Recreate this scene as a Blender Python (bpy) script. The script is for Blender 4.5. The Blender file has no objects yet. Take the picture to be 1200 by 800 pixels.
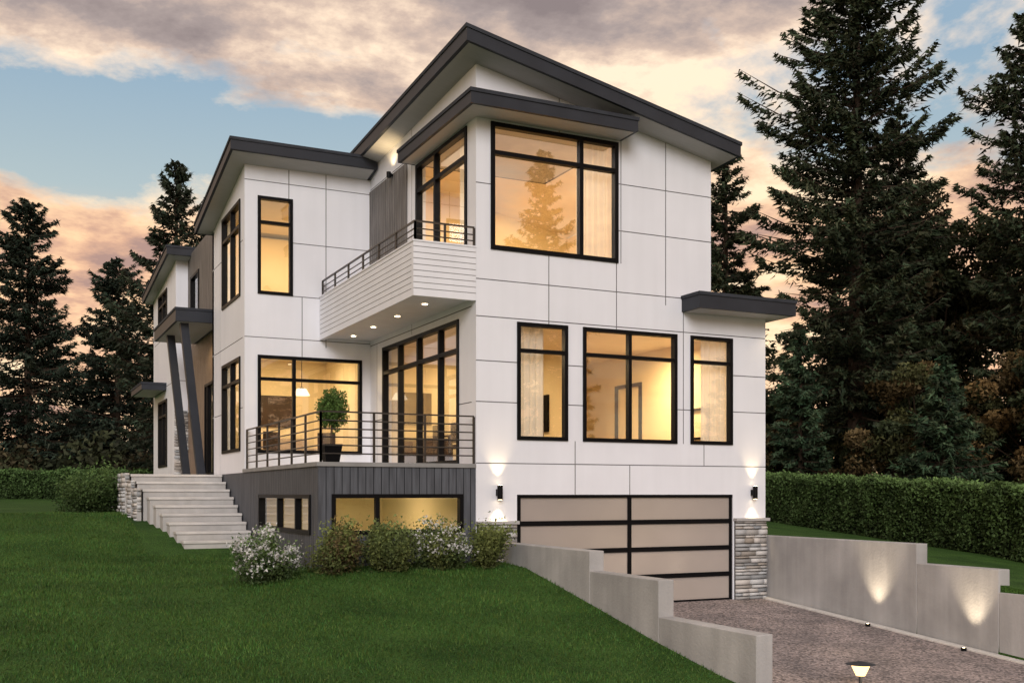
import bpy, math, random
import numpy as np
from mathutils import Vector
random.seed(4); rng=np.random.default_rng(7)
S=bpy.context.scene
S.view_settings.view_transform='Standard'; S.view_settings.look='None'; S.view_settings.exposure=0
COL=S.collection
# ---------------------------------------------------------------- materials
def nt(name):
    m=bpy.data.materials.new(name); m.use_nodes=True
    return m,m.node_tree.nodes,m.node_tree.links,m.node_tree.nodes['Principled BSDF']
def mat(name,c,rough=.6,spec=.3,metal=0,ns=3.0,na=.12,bump=0,bs=40,detail=6,c2=None,stretch=(1,1,1),streak=0):
    m,N,L,P=nt(name)
    P.inputs['Roughness'].default_value=rough; P.inputs['Specular IOR Level'].default_value=spec
    P.inputs['Metallic'].default_value=metal
    tc=N.new('ShaderNodeTexCoord'); mp=N.new('ShaderNodeMapping'); mp.inputs['Scale'].default_value=stretch
    L.new(tc.outputs['Object'],mp.inputs['Vector'])
    n=N.new('ShaderNodeTexNoise'); n.inputs['Scale'].default_value=ns; n.inputs['Detail'].default_value=detail
    L.new(mp.outputs[0],n.inputs['Vector'])
    r=N.new('ShaderNodeValToRGB'); r.color_ramp.elements[0].position=.3; r.color_ramp.elements[1].position=.7
    a=[x*(1-na) for x in c]; b=[x*(1+na) for x in (c2 or c)]
    r.color_ramp.elements[0].color=(*a,1); r.color_ramp.elements[1].color=(*b,1)
    L.new(n.outputs['Fac'],r.inputs['Fac']); col=r.outputs['Color']
    if streak:
        m2=N.new('ShaderNodeMapping'); m2.inputs['Scale'].default_value=(5,5,.35); L.new(tc.outputs['Object'],m2.inputs['Vector'])
        n3=N.new('ShaderNodeTexNoise'); n3.inputs['Scale'].default_value=1; n3.inputs['Detail'].default_value=5; L.new(m2.outputs[0],n3.inputs['Vector'])
        r3=N.new('ShaderNodeValToRGB'); r3.color_ramp.elements[0].position=.35; r3.color_ramp.elements[1].position=.65
        r3.color_ramp.elements[0].color=(1-streak,)*3+(1,); r3.color_ramp.elements[1].color=(1,1,1,1); L.new(n3.outputs['Fac'],r3.inputs[0])
        mx=N.new('ShaderNodeMixRGB'); mx.blend_type='MULTIPLY'; mx.inputs[0].default_value=1; L.new(col,mx.inputs[1]); L.new(r3.outputs[0],mx.inputs[2]); col=mx.outputs[0]
    L.new(col,P.inputs['Base Color'])
    if bump:
        n2=N.new('ShaderNodeTexNoise'); n2.inputs['Scale'].default_value=bs; n2.inputs['Detail'].default_value=4
        L.new(mp.outputs[0],n2.inputs['Vector'])
        bp=N.new('ShaderNodeBump'); bp.inputs['Strength'].default_value=bump; bp.inputs['Distance'].default_value=.02
        L.new(n2.outputs['Fac'],bp.inputs['Height']); L.new(bp.outputs[0],P.inputs['Normal'])
    return m
def emis(name,c,s):
    m=bpy.data.materials.new(name); m.use_nodes=True; N=m.node_tree.nodes; N.clear()
    e=N.new('ShaderNodeEmission'); e.inputs[0].default_value=(*c,1); e.inputs[1].default_value=s
    o=N.new('ShaderNodeOutputMaterial'); m.node_tree.links.new(e.outputs[0],o.inputs[0]); return m
def vcol(name,rough=.65,spec=.15,trans=.0):
    m,N,L,P=nt(name); P.inputs['Roughness'].default_value=rough; P.inputs['Specular IOR Level'].default_value=spec
    a=N.new('ShaderNodeAttribute'); a.attribute_name='Col'
    L.new(a.outputs['Color'],P.inputs['Base Color'])
    if trans:
        t=N.new('ShaderNodeBsdfTranslucent'); L.new(a.outputs['Color'],t.inputs[0])
        mx=N.new('ShaderNodeMixShader'); mx.inputs[0].default_value=trans
        L.new(P.outputs[0],mx.inputs[1]); L.new(t.outputs[0],mx.inputs[2]); L.new(mx.outputs[0],N['Material Output'].inputs[0])
    return m
def glassmat(name,base=.10,tint=(.97,.98,.97)):
    m=bpy.data.materials.new(name); m.use_nodes=True; N=m.node_tree.nodes; L=m.node_tree.links; N.clear()
    t=N.new('ShaderNodeBsdfTransparent'); t.inputs[0].default_value=(*tint,1)
    g=N.new('ShaderNodeBsdfGlossy'); g.inputs['Roughness'].default_value=.01; g.inputs[0].default_value=(.95,.97,1,1)
    lw=N.new('ShaderNodeLayerWeight'); lw.inputs[0].default_value=.5
    p=N.new('ShaderNodeMath'); p.operation='POWER'; p.inputs[1].default_value=3; L.new(lw.outputs['Facing'],p.inputs[0])
    q=N.new('ShaderNodeMath'); q.operation='MULTIPLY_ADD'; q.inputs[1].default_value=.7; q.inputs[2].default_value=base; q.use_clamp=True
    L.new(p.outputs[0],q.inputs[0])
    mx=N.new('ShaderNodeMixShader'); L.new(q.outputs[0],mx.inputs[0]); L.new(t.outputs[0],mx.inputs[1]); L.new(g.outputs[0],mx.inputs[2])
    o=N.new('ShaderNodeOutputMaterial'); L.new(mx.outputs[0],o.inputs[0]); return m
def translucent(name,c,tr=.5,transp=0.0,gloss=0.0):
    m=bpy.data.materials.new(name); m.use_nodes=True; N=m.node_tree.nodes; L=m.node_tree.links; N.clear()
    tc=N.new('ShaderNodeTexCoord'); n=N.new('ShaderNodeTexNoise'); n.inputs['Scale'].default_value=1.2
    L.new(tc.outputs['Object'],n.inputs['Vector'])
    r=N.new('ShaderNodeValToRGB'); r.color_ramp.elements[0].color=(*[x*.9 for x in c],1); r.color_ramp.elements[1].color=(*[min(1,x*1.08) for x in c],1)
    L.new(n.outputs['Fac'],r.inputs[0])
    d=N.new('ShaderNodeBsdfDiffuse'); t=N.new('ShaderNodeBsdfTranslucent'); L.new(r.outputs[0],d.inputs[0]); L.new(r.outputs[0],t.inputs[0])
    mx=N.new('ShaderNodeMixShader'); mx.inputs[0].default_value=tr; L.new(d.outputs[0],mx.inputs[1]); L.new(t.outputs[0],mx.inputs[2])
    out=mx
    if transp:
        tp=N.new('ShaderNodeBsdfTransparent'); m2=N.new('ShaderNodeMixShader'); m2.inputs[0].default_value=transp
        L.new(out.outputs[0],m2.inputs[1]); L.new(tp.outputs[0],m2.inputs[2]); out=m2
    if gloss:
        g=N.new('ShaderNodeBsdfGlossy'); g.inputs['Roughness'].default_value=.12; m3=N.new('ShaderNodeMixShader'); m3.inputs[0].default_value=gloss
        L.new(out.outputs[0],m3.inputs[1]); L.new(g.outputs[0],m3.inputs[2]); out=m3
    o=N.new('ShaderNodeOutputMaterial'); L.new(out.outputs[0],o.inputs[0]); return m

M_white=mat('white_panel',(.78,.80,.865),.55,.3,ns=1.0,na=.03,bump=.04,bs=90,streak=.03)
M_seam_shade=mat('panel_joint_shade',(.19,.19,.20),.8,.1)  # dark grey puts the shade of the recessed white joints into their colour
M_siding=mat('white_siding',(.78,.795,.85),.5,.3,ns=2,na=.03,streak=.03)
M_dark=mat('charcoal_metal',(.024,.028,.038),.5,.3,ns=2,na=.15)
M_roof=mat('roof_membrane',(.036,.04,.05),.8,.2,ns=3,na=.2)
M_black=mat('black_frame',(.004,.004,.005),.45,.12,na=.05)
M_base=mat('grey_board',(.08,.087,.103),.6,.3,ns=2.5,na=.3,stretch=(6,6,.6),bump=.2,bs=12)
M_baseseam=mat('board_joint',(.012,.012,.014),.9,.1)
M_gpanel=mat('grey_wood_panel',(.16,.15,.145),.6,.3,ns=3,na=.4,stretch=(6,6,.5))
M_wood=mat('cedar_wood',(.26,.19,.14),.5,.3,ns=3,na=.35,stretch=(5,5,.5))
M_soffit=mat('soffit_boards',(.46,.45,.44),.6,.2,ns=4,na=.06,stretch=(1,14,1))
M_cream=mat('interior_paint',(.80,.68,.46),.8,.1,ns=.8,na=.04)
M_ceil=mat('interior_ceiling',(.80,.72,.58),.8,.1,na=.02)
M_floor=mat('oak_floor',(.32,.19,.10),.35,.4,ns=4,na=.3,stretch=(1,8,1))
M_glass=glassmat('window_glass',.13)
M_glass2=glassmat('reflective_glass',.28)
M_frost=translucent('frosted_glass',(.62,.55,.52),.4,0,.12)
M_curt=translucent('sheer_curtain',(.82,.79,.76),.4,.12)
M_conc=mat('concrete',(.42,.415,.415),.75,.2,ns=1.1,na=.18,bump=.3,bs=22,detail=10,streak=.14)
M_step=mat('stair_concrete',(.45,.445,.44),.75,.2,ns=2,na=.12,bump=.15,bs=40,streak=.1)
M_deck=mat('deck_tile',(.25,.25,.25),.6,.3)
M_warm=emis('lamp_lens',(1,.78,.48),14)
M_furn=mat('dark_furniture',(.05,.028,.018),.45,.4,ns=5,na=.3)
M_fab=mat('sofa_fabric',(.40,.32,.25),.9,.1,ns=8,na=.1)
M_stone=vcol('ledge_stone',.8,.2)
M_leaf=vcol('foliage',.6,.2,.25)
M_needle=vcol('needles',.65,.15,0)
M_blade=vcol('grass_blade',.6,.2,0)
M_grout=mat('stone_grout',(.10,.095,.09),.9,.1)

# ---------------------------------------------------------------- mesh helpers
class G:
    def __init__(s): s.v=[];s.f=[];s.m=[]
    def quad(s,a,b,c,d,mi=0):
        k=len(s.v); s.v+= [a,b,c,d]; s.f.append((k,k+1,k+2,k+3)); s.m.append(mi)
    def hexa(s,p,mi=0):
        k=len(s.v); s.v+=list(p)
        for f in ((0,3,2,1),(4,5,6,7),(0,1,5,4),(1,2,6,5),(2,3,7,6),(3,0,4,7)):
            s.f.append(tuple(k+i for i in f)); s.m.append(mi)
    def box(s,x0,x1,y0,y1,z0,z1,mi=0):
        s.hexa([(x0,y0,z0),(x1,y0,z0),(x1,y1,z0),(x0,y1,z0),(x0,y0,z1),(x1,y0,z1),(x1,y1,z1),(x0,y1,z1)],mi)
    def cyl(s,p,q,r0,r1=None,n=12,mi=0):
        r1=r0 if r1 is None else r1; p=Vector(p);q=Vector(q);d=(q-p).normalized()
        a=d.orthogonal().normalized(); b=d.cross(a); k=len(s.v)
        for c,r in((p,r0),(q,r1)):
            for i in range(n):
                t=2*math.pi*i/n; s.v.append(tuple(c+a*(r*math.cos(t))+b*(r*math.sin(t))))
        for i in range(n):
            j=(i+1)%n; s.f.append((k+i,k+j,k+n+j,k+n+i)); s.m.append(mi)
        s.f.append(tuple(k+n-1-i for i in range(n))); s.m.append(mi)
        s.f.append(tuple(k+n+i for i in range(n))); s.m.append(mi)
    def build(s,name,mats,parent=None,bevel=0):
        if not isinstance(mats,(list,tuple)): mats=[mats]
        me=bpy.data.meshes.new(name); me.from_pydata([tuple(v) for v in s.v],[],s.f)
        for m in mats: me.materials.append(m)
        me.polygons.foreach_set('material_index',s.m); me.update()
        o=bpy.data.objects.new(name,me); COL.objects.link(o)
        if parent: o.parent=parent
        if bevel:
            b=o.modifiers.new('b','BEVEL'); b.width=bevel; b.segments=2; b.limit_method='ANGLE'
        return o
def empty(name):
    o=bpy.data.objects.new(name,None); COL.objects.link(o); return o
def FR(v0): return lambda a,d,z:(a,v0-d,z)
def SD(u0): return lambda a,d,z:(u0-d,a,z)
def pbox(g,P,a0,a1,d0,d1,z0,z1,mi=0):
    g.hexa([P(a0,d0,z0),P(a1,d0,z0),P(a1,d1,z0),P(a0,d1,z0),P(a0,d0,z1),P(a1,d0,z1),P(a1,d1,z1),P(a0,d1,z1)],mi)
def wall(name,P,a0,a1,z0,z1,ops,vs,hs,mats,parent,top=None,thick=.2,sw=.009,rec=.012):
    A={a0,a1};Z={z0,z1};seams=[]
    for o in ops: A|={o[0],o[1]};Z|={o[2],o[3]}
    for v in vs:
        a,s0,s1=v if isinstance(v,tuple) else (v,z0,z1)
        seams.append((a-sw,a+sw,s0,s1)); A|={a-sw,a+sw}; Z|={s0,s1}
    for h in hs:
        z,s0,s1=h if isinstance(h,tuple) else (h,a0,a1)
        seams.append((s0,s1,z-sw,z+sw)); Z|={z-sw,z+sw}; A|={s0,s1}
    def uq(S,lo,hi):
        L=sorted(x for x in S if lo-1e-6<=x<=hi+1e-6); R=[L[0]]
        for x in L[1:]:
            if x-R[-1]>1e-4:R.append(x)
        return R
    A=uq(A,a0,a1);Z=uq(Z,z0,z1); na,nz=len(A)-1,len(Z)-1
    st=[[0]*nz for _ in range(na)]
    for i in range(na):
        for j in range(nz):
            ca=(A[i]+A[i+1])/2; cz=(Z[j]+Z[j+1])/2
            if any(o[0]<ca<o[1] and o[2]<cz<o[3] for o in ops): st[i][j]=None
            elif any(q[0]<ca<q[1] and q[2]<cz<q[3] for q in seams): st[i][j]=-rec
    T=(lambda a,z:min(z,top(a))) if top else (lambda a,z:z)
    g=G()
    get=lambda i,j: st[i][j] if 0<=i<na and 0<=j<nz else None
    for i in range(na):
        for j in range(nz):
            s=st[i][j]
            if s is None: continue
            x0,x1,y0,y1=A[i],A[i+1],Z[j],Z[j+1]
            c=[(x0,T(x0,y0)),(x1,T(x1,y0)),(x1,T(x1,y1)),(x0,T(x0,y1))]
            if abs(c[0][1]-c[3][1])+abs(c[1][1]-c[2][1])<1e-5: continue
            g.quad(*[P(a,s,z) for a,z in c],mi=1 if s<0 else 0)
            g.quad(*[P(a,-thick,z) for a,z in c[::-1]],mi=2)
            for di,dj,e in((-1,0,(3,0)),(1,0,(1,2)),(0,-1,(0,1)),(0,1,(2,3))):
                n=get(i+di,j+dj)
                if n is None: lo=-thick
                elif n<s-1e-6: lo=n
                else: continue
                p,q=c[e[0]],c[e[1]]
                g.quad(P(p[0],s,p[1]),P(q[0],s,q[1]),P(q[0],lo,q[1]),P(p[0],lo,p[1]),mi=0 if n is None else 1)
    return g.build(name,mats,parent)
gF=G();gGl=G();gGl2=G()
def window(P,a0,a1,z0,z1,vs=(),hs=(),w=.068,gg=None):
    e=.002; gg=gg or gGl
    pbox(gF,P,a0-e,a0+w,-.1,.03,z0-e,z1+e); pbox(gF,P,a1-w,a1+e,-.1,.03,z0-e,z1+e)
    pbox(gF,P,a0+w,a1-w,-.1,.028,z0-e,z0+w); pbox(gF,P,a0+w,a1-w,-.1,.028,z1-w,z1+e)
    for v in vs:
        a,s0,s1=v if isinstance(v,tuple) else (v,z0,z1)
        pbox(gF,P,a-w*.5,a+w*.5,-.09,.024,s0+w*.9,s1-w*.9)
    for h in hs:
        z,s0,s1=h if isinstance(h,tuple) else (h,a0,a1)
        pbox(gF,P,s0+w*.4,s1-w*.4,-.085,.02,z-w*.5,z+w*.5)
    gg.quad(P(a0+w*.5,-.04,z0+w*.5),P(a1-w*.5,-.04,z0+w*.5),P(a1-w*.5,-.04,z1-w*.5),P(a0+w*.5,-.04,z1-w*.5))
def trimesh(name,V,F,C,mats,mi=None,parent=None,loc=None):
    V=np.asarray(V,np.float32);F=np.asarray(F,np.int32)
    me=bpy.data.meshes.new(name); me.vertices.add(len(V)); me.vertices.foreach_set('co',V.ravel())
    me.loops.add(F.size); me.loops.foreach_set('vertex_index',F.ravel())
    me.polygons.add(len(F)); me.polygons.foreach_set('loop_start',np.arange(len(F),dtype=np.int32)*3)
    if mi is not None: me.polygons.foreach_set('material_index',np.asarray(mi,np.int32))
    at=me.color_attributes.new('Col','FLOAT_COLOR','POINT')
    CC=np.ones((len(V),4),np.float32); CC[:,:3]=C; at.data.foreach_set('color',CC.ravel())
    for m in (mats if isinstance(mats,(list,tuple)) else [mats]): me.materials.append(m)
    me.update(); me.validate()
    o=bpy.data.objects.new(name,me); COL.objects.link(o)
    if parent:o.parent=parent
    if loc:o.location=loc
    return o
def stones(name,P,a0,a1,z0,z1,parent,d0=.0,tint=(1,1,1)):
    V=[];F=[];C=[]
    z=z0
    while z<z1-.01:
        h=min(random.uniform(.05,.12),z1-z)
        if z1-z-h<.04:h=z1-z
        a=a0
        while a<a1-.01:
            l=min(random.uniform(.12,.42),a1-a)
            if a1-a-l<.08:l=a1-a
            d=d0+random.uniform(.03,.075); g=.005; k=len(V); j=lambda:random.uniform(-.004,.004)
            V+=[P(a+g+j(),d0-.01,z+g),P(a+l-g,d0-.01,z+g),P(a+l-g,d0-.01,z+h-g),P(a+g,d0-.01,z+h-g)]
            i=.008
            V+=[P(a+g+i+j(),d+j(),z+g+i+j()),P(a+l-g-i+j(),d+j(),z+g+i+j()),P(a+l-g-i+j(),d+j(),z+h-g-i+j()),P(a+g+i+j(),d+j(),z+h-g-i+j())]
            for q in((4,5,6,7),(0,1,5,4),(1,2,6,5),(2,3,7,6),(3,0,4,7)):
                F+=[(k+q[0],k+q[1],k+q[2]),(k+q[0],k+q[2],k+q[3])]
            b=random.uniform(.24,.58); wv=random.uniform(-.02,.035)
            C+=[((b+wv)*tint[0],b*tint[1],(b-wv)*tint[2])]*8
            a+=l
        z+=h
    return trimesh(name,V,F,np.array(C),M_stone,parent=parent)

# ---------------------------------------------------------------- terrain
Av=[-400,-60,-20,-10,-6,-3,0,4,6,8.5,11,20,40,400]; Az=[-3.5,-3.2,-2.8,-2.35,-2.0,-1.72,-1.50,-1.28,-.82,-.46,-.44,-.38,-.22,-.2]
Bv=[-400,-60,-20,-10,-6.7,-5.08,-3.2,-1,0,400]; Bz=[-3.6,-3.4,-3.0,-2.65,-2.34,-2.07,-1.70,-1.29,-1.24,-1.24]
def sm(x): x=np.clip(x,0,1); return x*x*(3-2*x)
def drive_z(v): return -2.15+.075*np.minimum(v,0)*(1/(1+np.maximum(-v-10,0)*.05))
def tz(u,v):
    u=np.asarray(u,float);v=np.asarray(v,float)
    A=np.interp(v,Av,Az);B=np.interp(v,Bv,Bz)
    w=sm((u+6.0)/3.5); w=np.where(v>0.3,0,w)
    z=A*(1-w)+B*w
    R=-.95+.09*np.maximum(np.minimum(v,0),-22)+.06*np.clip(v,0,22)-.076*(np.clip(u,6.7,24)-6.7)
    z=np.where(u>6.6,R,z)
    mid=(u>0.65)&(u<=6.6)
    z=np.where(mid&(v<=0.06),drive_z(v)-.06,z)
    z=np.where((u>.25)&(u<=6.6)&(v>0.06)&(v<9.05),-2.3,z)
    t=np.clip(u/6.6,0,1)
    z=np.where((v>9.05)&(u>0)&(u<=6.6),A*(1-t)+R*t,z)
    return z
def axis(lo,hi,st,extra):
    s=set(np.round(np.arange(lo,hi+.01,st),3)); s|=set(extra)
    e=hi
    while e<600: e=e*1.35+2; s.add(round(e,2))
    e=lo
    while e>-600: e=e*1.35-2; s.add(round(e,2))
    return np.array(sorted(s))
U=axis(-26,34,.5,[.24,.26,.62,.68,6.58,6.62]);W=axis(-24,44,.5,[.02,.09,9.0,9.1])
UU,VV=np.meshgrid(U,W,indexing='ij'); ZZ=tz(UU,VV)
idx=np.arange(UU.size).reshape(UU.shape)
Q=np.stack([idx[:-1,:-1],idx[1:,:-1],idx[1:,1:],idx[:-1,1:]],-1).reshape(-1,4)
me=bpy.data.meshes.new('ground'); me.from_pydata(np.stack([UU,VV,ZZ],-1).reshape(-1,3).tolist(),[],Q.tolist())
M_lawn,N,L,Pb=nt('lawn')
Pb.inputs['Roughness'].default_value=.85; Pb.inputs['Specular IOR Level'].default_value=.1
tc=N.new('ShaderNodeTexCoord')
def noise(sc,det=6,vec=None):
    n=N.new('ShaderNodeTexNoise'); n.inputs['Scale'].default_value=sc; n.inputs['Detail'].default_value=det
    L.new(vec or tc.outputs['Object'],n.inputs['Vector']); return n
r1=N.new('ShaderNodeValToRGB'); r1.color_ramp.elements[0].color=(.024,.062,.013,1); r1.color_ramp.elements[1].color=(.055,.12,.026,1)
r1.color_ramp.elements[0].position=.3;r1.color_ramp.elements[1].position=.72
L.new(noise(1.1,8).outputs['Fac'],r1.inputs[0])
r2=N.new('ShaderNodeValToRGB'); r2.color_ramp.elements[0].color=(.45,.45,.45,1); r2.color_ramp.elements[1].color=(1.5,1.5,1.4,1)
r2.color_ramp.elements[0].position=.35;r2.color_ramp.elements[1].position=.65
L.new(noise(45,4).outputs['Fac'],r2.inputs[0])
mx=N.new('ShaderNodeMixRGB'); mx.blend_type='MULTIPLY'; mx.inputs[0].default_value=1
L.new(r1.outputs[0],mx.inputs[1]);L.new(r2.outputs[0],mx.inputs[2]);L.new(mx.outputs[0],Pb.inputs['Base Color'])
bp=N.new('ShaderNodeBump'); bp.inputs['Strength'].default_value=.8; bp.inputs['Distance'].default_value=.04
L.new(noise(30,5).outputs['Fac'],bp.inputs['Height']);L.new(bp.outputs[0],Pb.inputs['Normal'])
me.materials.append(M_lawn)
ground=bpy.data.objects.new('ground',me); COL.objects.link(ground)

n=340000
gu=rng.uniform(-17,.5,n);gv=rng.uniform(-9,9,n)
keep=~((gu>-3.0)&(gv>-.05))&~((gu>-5.1)&(gv>4.3))
gu=gu[keep];gv=gv[keep];n=len(gu)
gz=tz(gu,gv)
patch=np.sin(gu*3.1+np.cos(gv*2.3)*2)*np.sin(gv*2.7+gu)
h=rng.uniform(.022,.055,n)*(1+.35*patch);an=rng.uniform(0,6.283,n);w=rng.uniform(.004,.009,n)
V=np.zeros((n,3,3));c,s=np.cos(an),np.sin(an)
V[:,0]=np.stack([gu-c*w,gv-s*w,gz-.005],-1);V[:,1]=np.stack([gu+c*w,gv+s*w,gz-.005],-1)
V[:,2]=np.stack([gu+rng.normal(0,.018,n),gv+rng.normal(0,.018,n),gz+h],-1)
stripe=.91+.09*np.tanh(3*np.sin((gu*.45+gv)*3.4))
b=rng.uniform(.55,1.35,n)*stripe*(1+.15*np.sin(gu*.9+1.3*np.sin(gv*.7))*np.cos(gv*1.1+gu*.3)+.10*patch)
C=np.stack([.052*b*rng.uniform(.7,1.6,n),.124*b,.024*b],-1)
trimesh('lawn_grass',V.reshape(-1,3),np.arange(3*n).reshape(-1,3),np.repeat(C,3,0),M_blade)

# ---------------------------------------------------------------- driveway
M_drv,N,L,Pb=nt('exposed_aggregate'); tc=N.new('ShaderNodeTexCoord'); Pb.inputs['Roughness'].default_value=.7
v=N.new('ShaderNodeTexVoronoi'); v.inputs['Scale'].default_value=30; L.new(tc.outputs['Object'],v.inputs['Vector'])
r1=N.new('ShaderNodeValToRGB'); r1.color_ramp.elements[0].color=(.09,.08,.08,1); r1.color_ramp.elements[1].color=(.46,.39,.37,1)
sp=N.new('ShaderNodeSeparateColor'); L.new(v.outputs['Color'],sp.inputs[0]); L.new(sp.outputs[0],r1.inputs[0])
n1=noise(1.2,8); r2=N.new('ShaderNodeValToRGB'); r2.color_ramp.elements[0].position=.35; r2.color_ramp.elements[1].position=.65
r2.color_ramp.elements[0].color=(.68,.68,.70,1); r2.color_ramp.elements[1].color=(1.1,1.07,1.07,1)
L.new(n1.outputs['Fac'],r2.inputs[0]); mx=N.new('ShaderNodeMixRGB'); mx.blend_type='MULTIPLY'; mx.inputs[0].default_value=1
L.new(r1.outputs[0],mx.inputs[1]);L.new(r2.outputs[0],mx.inputs[2]);L.new(mx.outputs[0],Pb.inputs['Base Color'])
bp=N.new('ShaderNodeBump'); bp.inputs['Strength'].default_value=.6; bp.inputs['Distance'].default_value=.01
L.new(v.outputs['Distance'],bp.inputs['Height']);L.new(bp.outputs[0],Pb.inputs['Normal'])
g=G(); vs=sorted(set(np.arange(-40,.21,.5).tolist()+[.1]))
for a,b in zip(vs[:-1],vs[1:]):
    g.quad((.7,a,float(drive_z(a))),(6.57,a,float(drive_z(a))),(6.57,b,float(drive_z(b))),(.7,b,float(drive_z(b))))
g.build('driveway',M_drv)
g=G()
for k in range(10):
    a,b=-1.5*(k+1)+.006,-1.5*k-.006
    g.hexa([(6.40,a,float(drive_z(a))-.05),(6.55,a,float(drive_z(a))-.05),(6.55,b,float(drive_z(b))-.05),(6.40,b,float(drive_z(b))-.05),
            (6.40,a,float(drive_z(a))+.03),(6.55,a,float(drive_z(a))+.03),(6.55,b,float(drive_z(b))+.03),(6.40,b,float(drive_z(b))+.03)])
g.build('driveway_kerb',mat('pale_kerb',(.62,.60,.57),.8,.2,ns=6),bevel=.008)
def rwall(name,u0,u1,secs):
    g=G()
    for k,(a,b,t) in enumerate(secs):
        g.box(u0+k*.002,u1-k*.002,b,a,-3.4,t)
    return g.build(name,M_conc,bevel=.012)
rwall('retaining_wall',.5,.76,[(0.0-.004,-3.2,-.89),(-3.2,-5.1,-1.20),(-5.1,-7.2,-1.71),(-7.2,-14,-2.33)])
rwall('retaining_wall',6.58,6.84,[(1.2,-3.98,-.87),(-3.98,-5.65,-1.21),(-5.65,-9,-1.57),(-9,-14,-2.0)])

# ---------------------------------------------------------------- house
H=empty('modern_house')
WM=[M_white,M_seam_shade,M_cream]
zr=lambda u,v: 8.12-.205*(u+.44)-.045*(v+.6)
RT=.27
F0=FR(0.0)
wall('front_wall_lower',F0,0,6.55,-2.5,3.7,[(.82,1.876,.986,3.145),(2.207,4.342,.986,3.145),(4.669,5.70,.986,3.145),(.82,5.72,-2.5,-.02)],
     [(1.48,3.145,3.7),(2.95,3.145,3.7),(4.5,3.145,3.7),(2.04,-.02,.986),(3.25,-.02,.55),(5.0,.55,.986),(4.5,.986,3.145)],
     [(1.66,0,.82),(2.4,0,.82),(1.66,1.876,2.207),(1.66,4.342,4.669),(1.66,5.7,6.55),(2.4,5.7,6.55),(2.4,1.876,2.207),.55,3.2],WM,H)
wall('front_wall_upper',F0,0,5.17,3.7,9,[(.288,2.98,4.425,6.735)],[(1.48,3.7,4.425),(2.95,3.7,4.425),(4.08,3.7,9),(3.05,4.425,9),(1.7,6.735,9)],
     [3.87,(5.05,2.98,5.17),(5.95,2.98,5.17),(5.6,0,.288)],WM,H,top=lambda a:zr(a,0)-RT+.01)
window(F0,.288,2.98,4.425,6.735,[2.17],[6.19],w=.08,gg=gGl2)
window(F0,.82,1.876,.986,3.145,[],[2.63])
window(F0,2.207,4.342,.986,3.145,[3.25],[2.63])
window(F0,4.669,5.70,.986,3.145,[],[2.63])
SW=SD(0.0)
wall('side_wall',SW,0.2,9.0,.3,9,[(.78,5.12,.55,3.25),(.4,3.02,3.95,6.735)],[(3.3,3.3,9),(5.55,.5,3.4)],[3.4,(1.66,0,.78),(7.0,3.0,6.2),(1.66,5.12,6.03)],WM,H,top=lambda v:zr(0,v)-RT+.01)
window(SW,.78,5.12,.55,3.25,[1.76,2.93,4.06],[2.68],w=.08)
window(SW,.4,3.02,3.95,6.735,[1.985],[6.19],w=.08)
g=G()
g.box(4.97,5.17,.2,9,3.7,6.95); g.box(6.35,6.55,.2,9,-2.5,3.6); g.box(0,6.55,8.99,9.19,-2.5,3.6)
g.hexa([(0,9,3.6),(5.17,9,3.6),(5.17,9.18,3.6),(0,9.18,3.6),(0,9,zr(0,9)-RT),(5.17,9,zr(5.17,9)-RT),(5.17,9.18,zr(5.17,9)-RT),(0,9.18,zr(0,9)-RT)])
g.box(.0,.2,.2,9,-2.5,.3)
g.build('rear_walls',M_white,H)
g=G()
g.box(.2,6.35,7.3,7.4,.53,3.4); g.box(6.32,6.345,.2,8.9,.53,3.4)
g.box(.2,4.97,5.6,5.7,3.92,7.0); g.box(4.94,4.965,.2,5.7,3.92,6.3)
g.box(.2,4.97,5.6,5.7,7.0,7.1)
g.box(4.3,4.45,4.6,7.3,.53,3.4)
g.build('interior_walls',M_cream,H)
g=G(); g.box(.2,6.35,.2,8.9,3.4,3.5)
g.box(.2,6.35,.2,.9,3.22,3.4)
g.quad((.2,.2,zr(.2,0)-RT-.12),(4.97,.2,zr(4.97,0)-RT-.12),(4.97,5.6,zr(4.97,5.6)-RT-.12),(.2,5.6,zr(.2,5.6)-RT-.12))
g.box(.2,6.35,.2,8.9,.1,.33); g.build('interior_ceilings',M_ceil,H)
g=G(); g.box(.2,6.35,.2,8.9,.34,.53); g.box(.2,4.97,.2,8.9,3.7,3.92); g.build('interior_floors',M_floor,H)
g=G()
g.box(6.26,6.31,4.3,4.38,.53,2.7); g.box(6.26,6.31,5.4,5.48,.53,2.7); g.box(6.26,6.31,4.38,5.4,2.62,2.7); g.box(6.26,6.31,4.86,4.92,.53,2.62)
g.box(6.26,6.31,1.6,1.66,1.2,1.9);g.box(6.26,6.31,2.2,2.26,1.2,1.9);g.box(6.26,6.31,1.66,2.2,1.2,1.25);g.box(6.26,6.31,1.66,2.2,1.85,1.9)
g.box(4.24,4.297,5.3,6.6,1.5,2.4)
g.build('interior_door_frame',M_black,H)
g=G();gp=G()
a0,a1,z0,z1=.82,5.72,-2.16,-.02
gd=FR(.06)
cols=[a0,(a0+a1)/2,a1]; rows=np.linspace(z0,z1,5)
for k,a in enumerate(cols): pbox(g,gd,a-(0 if k==0 else .04),a+(0 if k==2 else .04)+(.05 if k==0 else 0),-.06,.03,z0,z1)
for k,z in enumerate(rows): pbox(g,gd,a0+.003,a1-.003,-.055,.026,z-(.0 if k==0 else .045),z+(.0 if k==4 else .045))
pbox(g,gd,a1-.06,a1,-.06,.029,z0,z1)
pbox(g,gd,a0,a1,-.05,.04,z1-.06,z1+.0)
gp.quad(gd(a0,0,z0),gd(a1,0,z0),gd(a1,0,z1),gd(a0,0,z1))
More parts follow.
